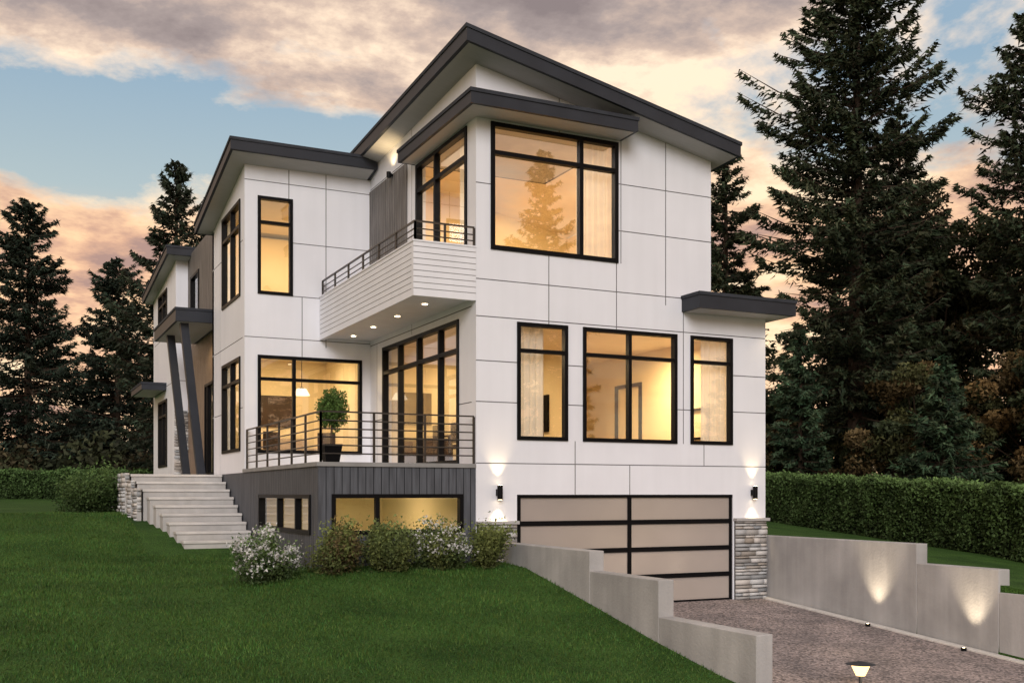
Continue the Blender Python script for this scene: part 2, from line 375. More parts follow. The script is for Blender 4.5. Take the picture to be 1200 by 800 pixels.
g.build('garage_door_frame',M_black,H); gp.build('garage_door_glass',M_frost,H)
for (a,b) in((0.01,.8),(5.75,6.54)):
    stones('stone_pier',F0,a,b,-2.45,-.56,H,d0=.03)
g=G()
for (a,b) in((0.01,.8),(5.75,6.54)): pbox(g,F0,a,b,.001,.035,-2.45,-.56)
g.build('stone_backing',M_grout,H)
g=G()
for (a,b) in((-.02,.815),(5.725,6.57)): pbox(g,F0,a,b,.0015,.13,-.56,-.5)
g.build('stone_caps',M_conc,H,bevel=.006)
def slab(name,u0,u1,v0,v1,f,t,inset=.06):
    g=G(); c=[(u0,v0),(u1,v0),(u1,v1),(u0,v1)]
    g.hexa([(a,b,f(a,b)-t) for a,b in c]+[(a,b,f(a,b)) for a,b in c]); g.build(name,M_dark,H)
    i=inset; c=[(u0+i,v0+i),(u1-i,v0+i),(u1-i,v1-i),(u0+i,v1-i)]
    g=G(); g.quad(*[(a,b,f(a,b)-t-.004) for a,b in c]); g.build(name+'_soffit',M_soffit,H)
    g=G(); e=.02
    c=[(u0-e,v0-e),(u1+e,v0-e),(u1+e,v1+e),(u0-e,v1+e)]
    g.hexa([(a,b,f(a,b)-.05) for a,b in c]+[(a,b,f(a,b)+.015) for a,b in c]); g.build(name+'_drip_edge',M_roof,H)
slab('main_roof',-.44,5.45,-.6,9.6,zr,RT)
slab('window_canopy',-.36,3.06,-.6,3.15,lambda u,v:7.03,.25)
zw=lambda u,v:7.58-.172*(v-5.43)
slab('wing_roof',-3.3,-.03,5.43,10.05,zw,.25)
slab('garage_canopy',4.46,6.84,-.6,9.3,lambda u,v:3.9,.30)
zf=lambda u,v:7.3-.09*(v-15)
slab('rear_wing_roof',-3.3,1.5,15.0,20.9,zf,.25)
FW=FR(6.03);SWg=SD(-2.88)
wall('wing_front_wall',FW,-2.88,-.0,.45,8,[(-2.594,-1.816,4.41,6.57),(-2.594,-.207,.9,3.06)],[(-1.9,6.57,8),(-1.05,3.3,8),(-1.6,3.06,4.41)],[3.45,(5.6,-1.816,0),(6.9,-2.88,0),(4.41,-1.816,0)],WM,H,top=lambda a:zw(a,6.03)-.24)
window(FW,-2.594,-1.816,4.41,6.57,[],[6.0])
window(FW,-2.594,-.207,.9,3.06,[-1.78],[2.54])
wall('wing_side_wall',SWg,6.23,9.93,.45,8,[(6.46,8.57,4.41,6.57),(6.46,8.57,.95,3.06)],[(8.9,.45,8)],[3.45,5.6,1.9],WM,H,top=lambda v:zw(0,v)-.24)
window(SWg,6.46,8.57,4.41,6.57,[7.5],[6.0]); window(SWg,6.46,8.57,.95,3.06,[7.5],[2.54])
g=G(); g.box(-2.68,0,9.6,9.7,.5,6.5); g.box(-.03,-.004,6.23,9.6,.5,6.5); g.build('wing_interior_walls',M_cream,H)
g=G(); g.box(-2.68,-.03,6.23,9.6,3.4,3.6); g.box(-2.68,-.03,6.23,9.6,6.62,6.66); g.build('wing_ceilings',M_ceil,H)
g=G(); g.box(-2.68,-.03,6.23,9.6,.3,.53); g.box(-2.68,-.03,6.23,9.6,3.62,3.9); g.build('wing_floors',M_floor,H)
g=G(); g.box(-2.88,0,9.72,9.93,.45,6.55); g.build('wing_rear_wall',M_white,H)
DB=FR(.02);DS=SD(-2.9)
BM=[M_base,M_baseseam,M_cream]
wall('deck_base_front',DB,-2.9,0,-1.7,.46,[(-2.663,-.25,-.70,-.01)],[(float(x),-1.7,.46) for x in np.arange(-2.76,-.05,.14)],[],BM,H,thick=.15,sw=.006)
wall('deck_base_side',DS,.17,9.93,-1.7,.46,[(.466,4.46,-.71,-.02)],[(float(x),-1.7,.46) for x in np.arange(.3,9.9,.14)],[],BM,H,thick=.15,sw=.006)
window(DB,-2.663,-.25,-.70,-.01,[-1.85],[]); window(DS,.466,4.46,-.71,-.02,[1.458,2.82],[])
g=G(); g.box(-2.93,-.003,-.01,6.02,.462,.535); g.build('deck_floor',M_deck,H)
g=G(); g.box(-2.75,-.003,.17,6.0,.36,.455); g.build('basement_ceiling',M_ceil,H)
g=G(); g.box(-.06,-.004,.17,5.9,-1.3,.36); g.box(-2.74,-.06,5.0,5.1,-1.3,.36); g.build('basement_walls',M_cream,H)
B1=FR(0.0);B2=SD(-1.2); SM=[M_siding,mat('siding_joint',(.30,.30,.31),.8,.1),M_siding]
lap=[float(z) for z in np.arange(3.6,4.4,.105)]
wall('balcony_front',B1,-1.2,-.002,3.47,4.42,[],[],lap,SM,H,thick=.1,sw=.006)
wall('balcony_side',B2,.1,6.02,3.47,4.42,[],[],lap,SM,H,thick=.1,sw=.006)
g=G(); g.box(-1.215,-.002,-.015,.11,4.421,4.45); g.box(-1.215,-1.09,.11,6.025,4.421,4.45); g.build('balcony_cap',M_siding,H)
g=G(); g.box(-1.095,-.002,.105,6.02,3.52,3.86); g.build('balcony_floor',M_siding,H)
wall('grey_panel',SD(-.025),3.55,6.02,3.88,6.95,[],[(float(x),3.88,6.95) for x in np.arange(3.7,6,.15)],[],[M_gpanel,M_baseseam,M_gpanel],H,thick=.02,sw=.005,rec=.01)
g=G()
def rail(p,q,zs,zpost,npost,rod=.012):
    p=np.array(p);q=np.array(q)
    for z in zs[:-1]: g.cyl((*p,z),(*q,z),rod,n=8)
    d=(q-p)/np.linalg.norm(q-p); nn=np.array([-d[1],d[0]])*.022
    z=zs[-1]
    g.hexa([(*(p-nn),z-.012),(*(q-nn),z-.012),(*(q+nn),z-.012),(*(p+nn),z-.012),(*(p-nn),z+.012),(*(q-nn),z+.012),(*(q+nn),z+.012),(*(p+nn),z+.012)])
    for t in np.linspace(0,1,npost):
        c=p+(q-p)*t; g.box(c[0]-.018,c[0]+.018,c[1]-.018,c[1]+.018,zpost,z-.012)
dz=[.68,.82,.96,1.10,1.24,1.39]
rail((-2.84,.06),(-.02,.06),dz,.53,4); rail((-2.84,.06),(-2.84,5.98),dz,.53,7)
uz=[4.55,4.66,4.79]
rail((-1.15,.05),(-.02,.05),uz,4.44,3); rail((-1.15,.05),(-1.15,5.95),uz,4.44,7)
g.build('railings',mat('bronze_rail',(.03,.024,.02),.4,.5),H)
FF=FR(15.6);FS=SD(-2.95)
wall('rear_wing_front',FF,-2.95,-1.0,-.2,8,[],[],[3.4,5.5],WM,H,top=lambda a:zf(a,15.6)-.24)
wall('rear_wing_side',FS,15.8,20.5,-.4,8,[(17.4,19.4,5.2,6.5),(17.4,19.4,.85,3.0)],[(16.6,-.4,8)],[3.4,5.0],WM,H,top=lambda v:zf(0,v)-.24)
window(FS,17.4,19.4,5.2,6.5,[18.4],[6.1]); window(FS,17.4,19.4,.85,3.0,[18.4],[2.5])
stones('rear_stone_pier',FF,-3.0,-2.45,.3,2.5,H,d0=.02)
EW=SD(-2.6)
wall('entry_wall_upper',EW,9.93,15.59,4.5,7.12,[(13.6,15.0,5.2,6.4)],[(float(x),4.5,7.12) for x in np.arange(10.1,15.5,.15)],[],[M_gpanel,M_baseseam,M_cream],H,thick=.15,sw=.006)
window(EW,13.6,15.0,5.2,6.4,[],[])
wall('entry_wall_lower',EW,9.93,15.59,.3,4.5,[(11.2,12.6,.5,3.0)],[(float(x),.3,4.5) for x in np.arange(10.1,15.5,.15)],[],[M_wood,M_baseseam,M_cream],H,thick=.15,sw=.006)
window(EW,11.2,12.6,.5,3.0,[12.2],[])
g=G(); g.box(-2.45,1,9.93,15.6,7.0,7.1); g.box(.9,1,9.93,20.5,-.4,7); g.box(-2.95,1,20.5,20.7,-.4,6.5);g.box(-2.45,.9,9.94,15.5,3.6,3.8); g.box(-1.0,-.9,9.94,20.4,.3,7); g.build('rear_wing_back_walls',M_white,H)
slab('entry_canopy',-3.75,-2.61,10.1,14.2,lambda u,v:4.66,.33)
slab('side_canopy',-3.7,-2.96,17.6,20.5,lambda u,v:3.5,.22)
g=G()
for v0 in(10.45,12.8):
    t=(-3.5,v0);b=(-3.07,v0)
    g.hexa([(b[0]-.1,v0-.1,.44),(b[0]+.1,v0-.1,.44),(b[0]+.1,v0+.1,.44),(b[0]-.1,v0+.1,.44),(t[0]-.1,v0-.1,4.35),(t[0]+.1,v0-.1,4.35),(t[0]+.1,v0+.1,4.35),(t[0]-.1,v0+.1,4.35)])
g.build('slanted_columns',M_dark,H)
gF.build('window_frames',M_black,H); gGl.build('window_glass',M_glass,H); gGl2.build('picture_window_glass',M_glass2,H)

WC=(1.0,.73,.39)
def lamp(kind,loc,energy,name,parent=None,rot=None,size=.2,spot=None,blend=.6,color=WC):
    l=bpy.data.lights.new(name,kind); l.energy=energy; l.color=color
    if kind=='AREA': l.shape='DISK'; l.size=size
    elif kind=='SPOT': l.spot_size=math.radians(spot); l.spot_blend=blend; l.shadow_soft_size=size
    else: l.shadow_soft_size=size
    o=bpy.data.objects.new(name,l); COL.objects.link(o); o.location=loc
    if rot: o.rotation_euler=rot
    if parent:o.parent=parent
    return o
gd_=G()
for v0 in(1.0,2.5,4.0,5.4):
    gd_.cyl((-.6,v0,3.512),(-.6,v0,3.519),.05,n=16)
for v0 in (1.75,4.7): lamp('SPOT',(-.6,v0,3.49),30,'balcony_downlight',H,size=.05,spot=130,blend=.8)
gd_.build('downlight_lenses',M_warm,H)
def room(us,vs,z,e,name,size=.5):
    for u in us:
        for v in vs: lamp('AREA',(u,v,z),e,name,H,size=size)
room((1.5,5.2),(2.6,),3.19,155,'living_downlight')
room((2.5,),(6.0,),3.35,55,'dining_downlight')
room((2.2,),(2.8,),6.75,300,'bedroom_downlight',.8)
room((-1.4,),(7.8,),3.38,85,'wing_lower_downlight')
room((-1.4,),(7.8,),6.6,85,'wing_upper_downlight')
room((-1.4,),(2.6,),.34,48,'basement_downlight')
room((3.2,),(2.2,),.05,48,'garage_downlight',1.2)
room((-1.9,),(12.5,18.4),3.3,34,'hall_downlight'); room((-1.9,),(16.3,),6.6,24,'hall_downlight')
lamp('SPOT',(-3.2,11.6,4.3),30,'entry_downlight',H,size=.05,spot=130)
lamp('SPOT',(-.2,4.4,6.98),24,'soffit_uplight',H,rot=(math.pi,0,0),size=.05,spot=110)
lamp('SPOT',(6.7,-.3,3.58),8,'canopy_downlight',H,size=.04,spot=110)
g=G(); g.cyl((-.12,4.4,6.85),(-.12,4.4,6.97),.05); g.box(-.12,-.03,4.37,4.43,6.88,6.93); g.build('soffit_fixture',M_black,H)
for u in(.425,6.2):
    e=empty('wall_sconce')
    g=G(); g.cyl((u,-.11,-.11),(u,-.11,.15),.05,n=20); g.box(u-.035,u+.035,-.07,-.003,-.04,.08); g.build('body',M_black,e)
    g=G(); g.cyl((u,-.11,.149),(u,-.11,.153),.038,n=16); g.cyl((u,-.11,-.113),(u,-.11,-.1095),.038,n=16); g.build('lens',M_warm,e)
    lamp('SPOT',(u,-.13,.17),26,'up_beam',e,rot=(math.pi-.16,0,0),size=.02,spot=66,blend=1)
    lamp('SPOT',(u,-.13,-.13),28,'down_beam',e,rot=(.16,0,0),size=.02,spot=66,blend=1)
for v0 in(-3.1,-5.2):
    z=float(drive_z(v0)); e=empty('ground_uplight'); g=G(); g.cyl((6.32,v0,z),(6.32,v0,z+.05),.045,n=16); g.build('housing',M_black,e)
    g=G(); g.cyl((6.32,v0,z+.0495),(6.32,v0,z+.053),.018,n=16); g.build('lens',M_warm,e)
    lamp('SPOT',(6.29,v0,z+.07),100,'beam',e,rot=(math.pi,.2,0),size=.04,spot=64,blend=1,color=(1,.8,.55))
pu,pv=2.78,-6.57; pz=float(drive_z(pv)); e=empty('path_light')
g=G(); g.cyl((pu,pv,pz),(pu,pv,pz+.05),.10,.08,n=20); g.cyl((pu,pv,pz+.05),(pu,pv,pz+.18),.025,n=10); g.cyl((pu,pv,pz+.335),(pu,pv,pz+.375),.2,.03,n=28); g.build('body',M_dark,e)
g=G(); g.cyl((pu,pv,pz+.18),(pu,pv,pz+.333),.06,.13,n=20); g.build('lens',emis('path_lens',(1,.62,.26),3.2),e)
lamp('POINT',(pu,pv-.26,pz+.24),10,'glow',e,size=.05)

def curtain(P,a0,a1,z0,z1,d=-.25):
    n=int((a1-a0)/.02); g=G()
    pts=[(a0+(a1-a0)*i/n, d+.035*math.sin(i*.9+.6*math.sin(i*.31))) for i in range(n+1)]
    for (a,e),(b,f) in zip(pts[:-1],pts[1:]): g.quad(P(a,e,z0),P(b,f,z0),P(b,f,z1),P(a,e,z1))
    o=g.build('curtain',M_curt)
    for p in o.data.polygons:p.use_smooth=True
curtain(F0,.85,1.5,.6,3.2);curtain(F0,5.1,5.75,.6,3.2);curtain(F0,2.2,2.98,3.95,6.9);curtain(SW,.45,1.3,3.95,6.9);curtain(SW,.8,1.5,.55,3.35);curtain(SW,4.6,5.2,.55,3.35)
def chair(x,y,r,z=.53):
    g=G(); g.box(-.22,.22,-.22,.22,.42,.47); g.box(-.22,.22,.18,.22,.5,.92)
    for a in(-.2,.2):
        for b in(-.2,.2): g.cyl((a,b,0),(a*.95,b*.95,.42),.018,n=8)
    o=g.build('dining_chair',M_furn,bevel=.01); o.location=(x,y,z); o.rotation_euler=(0,0,r)
g=G(); g.box(1.1,2.1,2.0,4.2,1.24,1.28)
for a in(1.18,2.02):
    for b in(2.1,4.1): g.box(a-.03,a+.03,b-.03,b+.03,.53,1.24)
g.build('dining_table',M_furn,bevel=.008)
chair(.85,2.5,math.pi/2);chair(.85,3.5,math.pi/2);chair(2.35,2.5,-math.pi/2);chair(2.35,3.5,-math.pi/2)
g=G(); g.box(2.6,4.2,5.6,6.4,.62,.95); g.box(2.6,4.2,6.2,6.45,.95,1.35); g.box(2.5,2.7,5.6,6.4,.9,1.15); g.box(4.08,4.25,5.6,6.4,.9,1.15)
g.build('sofa',M_fab,bevel=.05)
g=G(); g.box(.5,2.4,6.85,7.28,.53,1.3); g.box(.5,2.4,6.85,7.28,1.32,1.36); g.build('sideboard',M_furn,bevel=.01)
g=G(); g.box(.9,2.0,7.25,7.295,1.7,2.5); g.build('picture_frame',M_furn)
def shelves(name,x0,x1,y0,y1,z0,z1,n):
    g=G(); g.box(x0,x0+.04,y0,y1,z0,z1); g.box(x1-.04,x1,y0,y1,z0,z1)
    for z in np.linspace(z0,z1-.03,n): g.box(x0+.04,x1-.04,y0+.002,y1,float(z),float(z)+.03)
    for z in np.linspace(z0,z1-.03,n)[:-1]:
        x=x0+.08
        while x<x1-.15:
            w=random.uniform(.02,.07); g.box(x,x+w,y0+.06,y1-.03,float(z)+.03,float(z)+.03+random.uniform(.15,.26)); x+=w+random.choice([.004,.004,.15])
    g.build(name,M_furn)
shelves('bookcase',3.0,4.2,6.95,7.28,.53,2.9,6)
g=G(); g.box(4.7,5.5,1.3,2.6,1.05,1.1); g.box(5.05,5.15,1.9,2.0,.55,1.05); g.cyl((5.1,1.95,.53),(5.1,1.95,.56),.3,n=20); g.build('side_table',M_furn)
def pendant(x,y,zt,zl,r=.16):
    e=empty('pendant_lamp'); g=G(); g.cyl((x,y,zl+.18),(x,y,zt),.008,n=6); g.cyl((x,y,zl+.16),(x,y,zl+.19),.05); g.build('cord',M_black,e)
    g=G(); g.cyl((x,y,zl),(x,y,zl+.16),r,r*.55,n=20); g.build('shade',emis('shade_glow',(1,.78,.5),2.2),e)
pendant(1.6,2.6,3.4,2.2); pendant(1.6,3.6,3.4,2.2); pendant(-1.2,7.6,3.4,2.35,.2)
g=G(); g.box(-2.2,-.6,8.7,9.5,.6,.95); g.box(-2.2,-.6,9.3,9.55,.95,1.4); g.box(-2.35,-2.2,8.7,9.5,.6,1.15); g.box(-.6,-.45,8.7,9.5,.6,1.15); g.build('sofa',M_fab,bevel=.04)
g=G(); g.box(-1.9,-.9,9.56,9.597,1.7,2.5); g.build('picture_frame',M_furn)
chair(-1.9,7.2,.5);chair(-.8,7.1,-.6)

# ---------------------------------------------------------------- stairs
st=empty('entry_stairs'); g=G(); gs=G()
nst=9
for i in range(nst):
    z=-.96+i*(1.41/8); v0=4.7+i*.46; ul=-4.36-.62*i/8
    v1=4.7+(i+1)*.46 if i<nst-1 else 15.0
    g.box(ul,-2.93+.0,v0,v1+.15,z-.95,z-.06)
    gs.box(ul-.02,-2.925,v0-.03,v1-.032 if i<nst-1 else v1,z-.058,z)
g.build('risers',M_step,st,bevel=.006); gs.build('treads',mat('tread_stone',(.54,.53,.52),.7,.2,ns=3,na=.12,bump=.1),st,bevel=.01)
cw=empty('stone_cheek_wall'); gb=G()
for i in range(6,nst):
    z=-.96+i*(1.41/8); v0=4.7+i*.46; ul=-4.38-.62*i/8
    v1=v0+.46 if i<nst-1 else 9.6
    stones('stones',SD(ul-.12),v0,v1,z-1.0,z+.03,cw,d0=.0); stones('stones',FR(v0),ul-.12,ul-.02,z-.5,z+.03,cw,d0=.0)
    gb.box(ul-.12,ul-.022,v0+.002,v1,z-1.15,z+.02)
gb.build('core',M_step,cw,bevel=.004)

# ---------------------------------------------------------------- vegetation
def tri_leaves(p,l,w,rng,dirn=None,spread=1.0):
    n=len(p); d=rng.normal(0,1,(n,3))*spread
    if dirn is not None: d=d+dirn
    d/=np.linalg.norm(d,axis=1)[:,None]+1e-9
    r=rng.normal(0,1,(n,3)); s=np.cross(d,r); s/=np.linalg.norm(s,axis=1)[:,None]+1e-9
    V=np.zeros((n,3,3)); l=l[:,None];w=w[:,None]
    V[:,0]=p-s*w-d*l*.4; V[:,1]=p+s*w-d*l*.4; V[:,2]=p+d*l*.6
    return V
def cone_tris(p,q,r0,r1,n=6):
    p=np.array(p,float);q=np.array(q,float);d=(q-p)/np.linalg.norm(q-p)
    a=np.cross(d,[.3,.9,.1]);a/=np.linalg.norm(a);b=np.cross(d,a);T=[]
    for i in range(n):
        t0,t1=2*math.pi*i/n,2*math.pi*(i+1)/n
        e0=a*math.cos(t0)+b*math.sin(t0);e1=a*math.cos(t1)+b*math.sin(t1)
        T+=[[p+e0*r0,p+e1*r0,q+e1*r1],[p+e0*r0,q+e1*r1,q+e0*r1]]
    return T
M_bark=vcol('bark',.9,.1)
def finish(name,W,Lf,Cl,loc,barkc=(.05,.035,.026),lm=None):
    W=np.array(W) if len(W) else np.zeros((0,3,3)); V=np.concatenate([W,Lf]).reshape(-1,3)
    C=np.concatenate([np.tile(np.array(barkc),(len(W)*3,1)),np.repeat(Cl,3,0)])
    mi=np.concatenate([np.zeros(len(W)),np.ones(len(Lf))])
    return trimesh(name,V,np.arange(len(V)).reshape(-1,3),C,[M_bark,lm or M_leaf],mi,loc=loc)
def conifer(name,seed,H,R,loc,nb=None,dens=46,base=.1,open_=.5,col=(.038,.052,.028),shp=.8,leaf=1.0,up=0.0):
    r=np.random.default_rng(seed); W=cone_tris((0,0,-.5),(0,0,H*.5),H*.017,H*.011,8)+cone_tris((0,0,H*.5),(.1,.05,H),H*.011,.02,6)
    nb=nb or int(H*17); Ls=[];Cs=[]; tilt=r.uniform(0,6.28,6)
    for k in range(nb):
        t=base+(1-base)*((k+r.random())/nb)**.95; z=t*H
        az=r.uniform(0,6.283)
        lump=1+.24*math.sin(az*2+tilt[0]+t*9)+.17*math.sin(t*31+tilt[1])
        L=R*((1-t)**shp)*(1-open_*r.random())*lump+.18
        if t<base+.12: L*=.75
        e0=.5*(t**1.5)-.12+up+r.normal(0,.12); c0=-.30+.2*t+r.normal(0,.08); tip=.22
        dr=np.array([math.cos(az),math.sin(az),0]); lt=np.array([-dr[1],dr[0],0])
        f=lambda s: dr*(L*s)[:,None]+np.array([0,0,1])*(z+L*(e0*s+c0*s**2+tip*s**4))[:,None]
        ss=np.array([0,.33,.66,1.0]);pp=f(ss)
        for i in range(3): W+=cone_tris(pp[i],pp[i+1],.012*L*(1-ss[i])+.012,.012*L*(1-ss[i+1])+.006,3)
        n=int(L*dens*(.6+.6*r.random())+10)
        s=np.clip(r.random(n)**.62,0.05,1)
        lat=r.uniform(-1,1,n)*np.clip((1.05-s),.05,1)*.42*L*(.4+.6*(np.sin(s*17+k)>-.2))
        p=f(s)+lt*lat[:,None]+dr*(abs(lat)*.35)[:,None]; p[:,2]-=abs(lat)*.28+r.random(n)*.18*(.4+L*.25)
        dn=dr*1.0+lt*np.sign(lat)[:,None]*.7+np.array([0,0,-.35])
        l=r.uniform(.16,.42,n)*leaf; w=r.uniform(.03,.07,n)*leaf
        Ls.append(tri_leaves(p,l,w,r,dn,.55))
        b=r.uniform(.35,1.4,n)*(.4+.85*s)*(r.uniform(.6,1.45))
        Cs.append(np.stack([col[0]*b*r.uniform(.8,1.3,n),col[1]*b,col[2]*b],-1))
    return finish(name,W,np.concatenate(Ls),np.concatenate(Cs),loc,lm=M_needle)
def T(u,v): return float(tz(u,v))
def pl(u,v): return (u,v,T(u,v))
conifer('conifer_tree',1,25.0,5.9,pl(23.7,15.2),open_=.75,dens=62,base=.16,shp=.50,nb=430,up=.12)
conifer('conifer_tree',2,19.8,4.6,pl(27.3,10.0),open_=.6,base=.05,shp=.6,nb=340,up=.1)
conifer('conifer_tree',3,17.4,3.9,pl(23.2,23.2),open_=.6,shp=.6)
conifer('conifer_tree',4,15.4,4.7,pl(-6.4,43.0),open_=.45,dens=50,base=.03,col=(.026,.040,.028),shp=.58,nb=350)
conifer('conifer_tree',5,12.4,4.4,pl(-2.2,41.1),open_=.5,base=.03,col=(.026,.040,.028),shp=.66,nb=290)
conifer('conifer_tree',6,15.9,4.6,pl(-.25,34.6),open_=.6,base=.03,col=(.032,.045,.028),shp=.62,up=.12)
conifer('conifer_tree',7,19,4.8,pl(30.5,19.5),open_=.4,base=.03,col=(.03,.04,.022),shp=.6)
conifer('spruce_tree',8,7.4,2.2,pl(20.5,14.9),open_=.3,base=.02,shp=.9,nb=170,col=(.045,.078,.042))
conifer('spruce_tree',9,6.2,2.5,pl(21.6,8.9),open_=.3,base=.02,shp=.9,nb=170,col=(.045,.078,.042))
base_o=conifer('conifer_tree',11,20.5,4.6,(17.6,-31,-2.8),open_=.5,dens=30,base=.05,shp=.7)
for (u,v,s) in((8,-40,.8),(27,-27,.75),(-2,-48,.9),(36,-18,.9)):
    o=bpy.data.objects.new('conifer_tree',base_o.data); COL.objects.link(o); o.location=(u,v,-2.8); o.scale=(s,)*3; o.rotation_euler=(0,0,u)

def broadleaf(name,seed,loc,Hc,R,Rz,ncl,nl,cols,leaf=.13,trunk=.14,clr=.8):
    r=np.random.default_rng(seed); W=[]
    if trunk: W+=cone_tris((0,0,-.4),(0,0,Hc*.75),trunk,trunk*.6,8)
    Ls=[];Cs=[]
    for k in range(ncl):
        d=r.normal(0,1,3); d/=np.linalg.norm(d); q=d*np.array([R,R,Rz])*(r.random()**.4)*r.uniform(.75,1.1)+np.array([0,0,Hc])
        if q[2]<.15:q[2]=.15+r.random()*.3
        if trunk and k%2==0: W+=cone_tris((0,0,max(.1,min(q[2]*.6,Hc*.7))),q,trunk*.3,.015,4)
        cr=clr*r.uniform(.5,1.1)
        p=r.normal(0,1,(nl,3));p/=np.linalg.norm(p,axis=1)[:,None];rad=r.random(nl)**.45
        p=p*rad[:,None]*cr*np.array([1,1,.7])
        Ls.append(tri_leaves(p+q,r.uniform(.6,1.3,nl)*leaf,r.uniform(.25,.5,nl)*leaf,r))
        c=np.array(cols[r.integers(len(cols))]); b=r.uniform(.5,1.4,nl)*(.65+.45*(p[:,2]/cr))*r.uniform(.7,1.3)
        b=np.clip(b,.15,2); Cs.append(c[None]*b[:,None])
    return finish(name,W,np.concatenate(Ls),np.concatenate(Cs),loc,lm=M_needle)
DG=(.045,.06,.028);BR=(.14,.10,.045);OL=(.085,.09,.035)
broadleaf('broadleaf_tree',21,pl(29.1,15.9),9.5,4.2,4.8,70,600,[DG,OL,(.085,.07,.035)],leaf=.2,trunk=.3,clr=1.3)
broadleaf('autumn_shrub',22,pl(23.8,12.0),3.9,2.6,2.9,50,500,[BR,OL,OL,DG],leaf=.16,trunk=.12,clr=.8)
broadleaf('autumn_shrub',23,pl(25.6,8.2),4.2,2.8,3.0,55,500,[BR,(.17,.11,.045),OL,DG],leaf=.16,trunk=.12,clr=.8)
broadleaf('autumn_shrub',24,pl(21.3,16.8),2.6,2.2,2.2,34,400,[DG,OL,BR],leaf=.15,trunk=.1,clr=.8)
def treeline(name,seed,p0,p1,h,n,cols):
    r=np.random.default_rng(seed);Ls=[];Cs=[]
    for k in range(n):
        t=r.random();x=p0[0]+(p1[0]-p0[0])*t+r.normal(0,1.2);y=p0[1]+(p1[1]-p0[1])*t+r.normal(0,1.2)
        zz=r.random()*h*(.75+.25*math.sin(t*19)); cr=r.uniform(.8,1.7); nl=330
        p=r.normal(0,1,(nl,3));p/=np.linalg.norm(p,axis=1)[:,None];p*= (r.random(nl)**.4)[:,None]*cr
        Ls.append(tri_leaves(p+np.array([x,y,zz-.8]),r.uniform(.2,.4,nl),r.uniform(.07,.14,nl),r))
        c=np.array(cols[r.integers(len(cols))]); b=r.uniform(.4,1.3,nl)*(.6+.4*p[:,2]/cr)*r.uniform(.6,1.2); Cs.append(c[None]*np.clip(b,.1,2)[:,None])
    finish(name,[],np.concatenate(Ls),np.concatenate(Cs),(0,0,0),lm=M_needle)
treeline('distant_trees',31,(27,34),(50,17),11.5,330,[DG,(.035,.05,.025),OL])
treeline('distant_trees',32,(-22,54),(6,43),5.8,180,[(.04,.055,.03),(.07,.065,.03)])
treeline('garden_shrubbery',33,(-12,42.5),(0,37.5),2.8,80,[(.05,.065,.035),(.10,.085,.045),(.06,.07,.035)])
def hedge(name,seed,p0,p1,h,w,n,col,leaf=.09):
    r=np.random.default_rng(seed); p0=np.array(p0,float);p1=np.array(p1,float); d=p1-p0;Ln=np.linalg.norm(d);d/=Ln;nn=np.array([-d[1],d[0]])
    t=r.random(n)*Ln; face=r.random(n)
    hh=r.random(n)*h; off=np.where(face<.4,-w/2,np.where(face<.65,w/2,r.uniform(-w/2,w/2,n))); hh=np.where(face>=.65,h,hh)
    bump=.05*np.sin(t*2.1+hh*3)+.04*np.sin(t*5.3+1)+r.normal(0,.04,n)
    off=np.where(face<.65,off+np.sign(off)*bump,off); hh=np.where(face>=.65,hh+bump+np.where(r.random(n)<.04,r.random(n)*.12,0),hh)
    x=p0[0]+d[0]*t+nn[0]*off;y=p0[1]+d[1]*t+nn[1]*off;z=tz(x,y)+hh
    V=tri_leaves(np.stack([x,y,z],-1),r.uniform(.6,1.3,n)*leaf,r.uniform(.3,.5,n)*leaf,r)
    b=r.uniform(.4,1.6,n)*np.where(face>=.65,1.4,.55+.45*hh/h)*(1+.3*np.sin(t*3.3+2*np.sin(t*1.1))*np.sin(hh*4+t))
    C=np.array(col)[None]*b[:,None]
    k=int(Ln/1)+1;W=[]
    i=.1; ts=np.linspace(0,Ln,k)
    for a,b2 in zip(ts[:-1],ts[1:]):
        P8=[]
        for tt in(a,b2):
            for o,q in((-w/2+i,0),(w/2-i,0),(w/2-i,1),(-w/2+i,1)):
                xx=p0[0]+d[0]*tt+nn[0]*o;yy=p0[1]+d[1]*tt+nn[1]*o;P8.append(np.array([xx,yy,float(tz(xx,yy))+(h-i if q else -.2)]))
        for f in((0,1,5,4),(1,2,6,5),(2,3,7,6),(3,0,4,7),(0,1,2,3),(4,5,6,7)):
            W+=[[P8[f[0]],P8[f[1]],P8[f[2]]],[P8[f[0]],P8[f[2]],P8[f[3]]]]
    finish(name,W,V,C,(0,0,0),barkc=(.012,.02,.008),lm=M_needle)
hedge('hedge',41,(12.0,-5.2),(19.5,20),1.6,1.1,120000,(.075,.125,.04),.08)
hedge('hedge',42,(-20,42.9),(0,33.4),1.25,1.1,50000,(.06,.11,.035),.11)
GR=(.08,.11,.04)
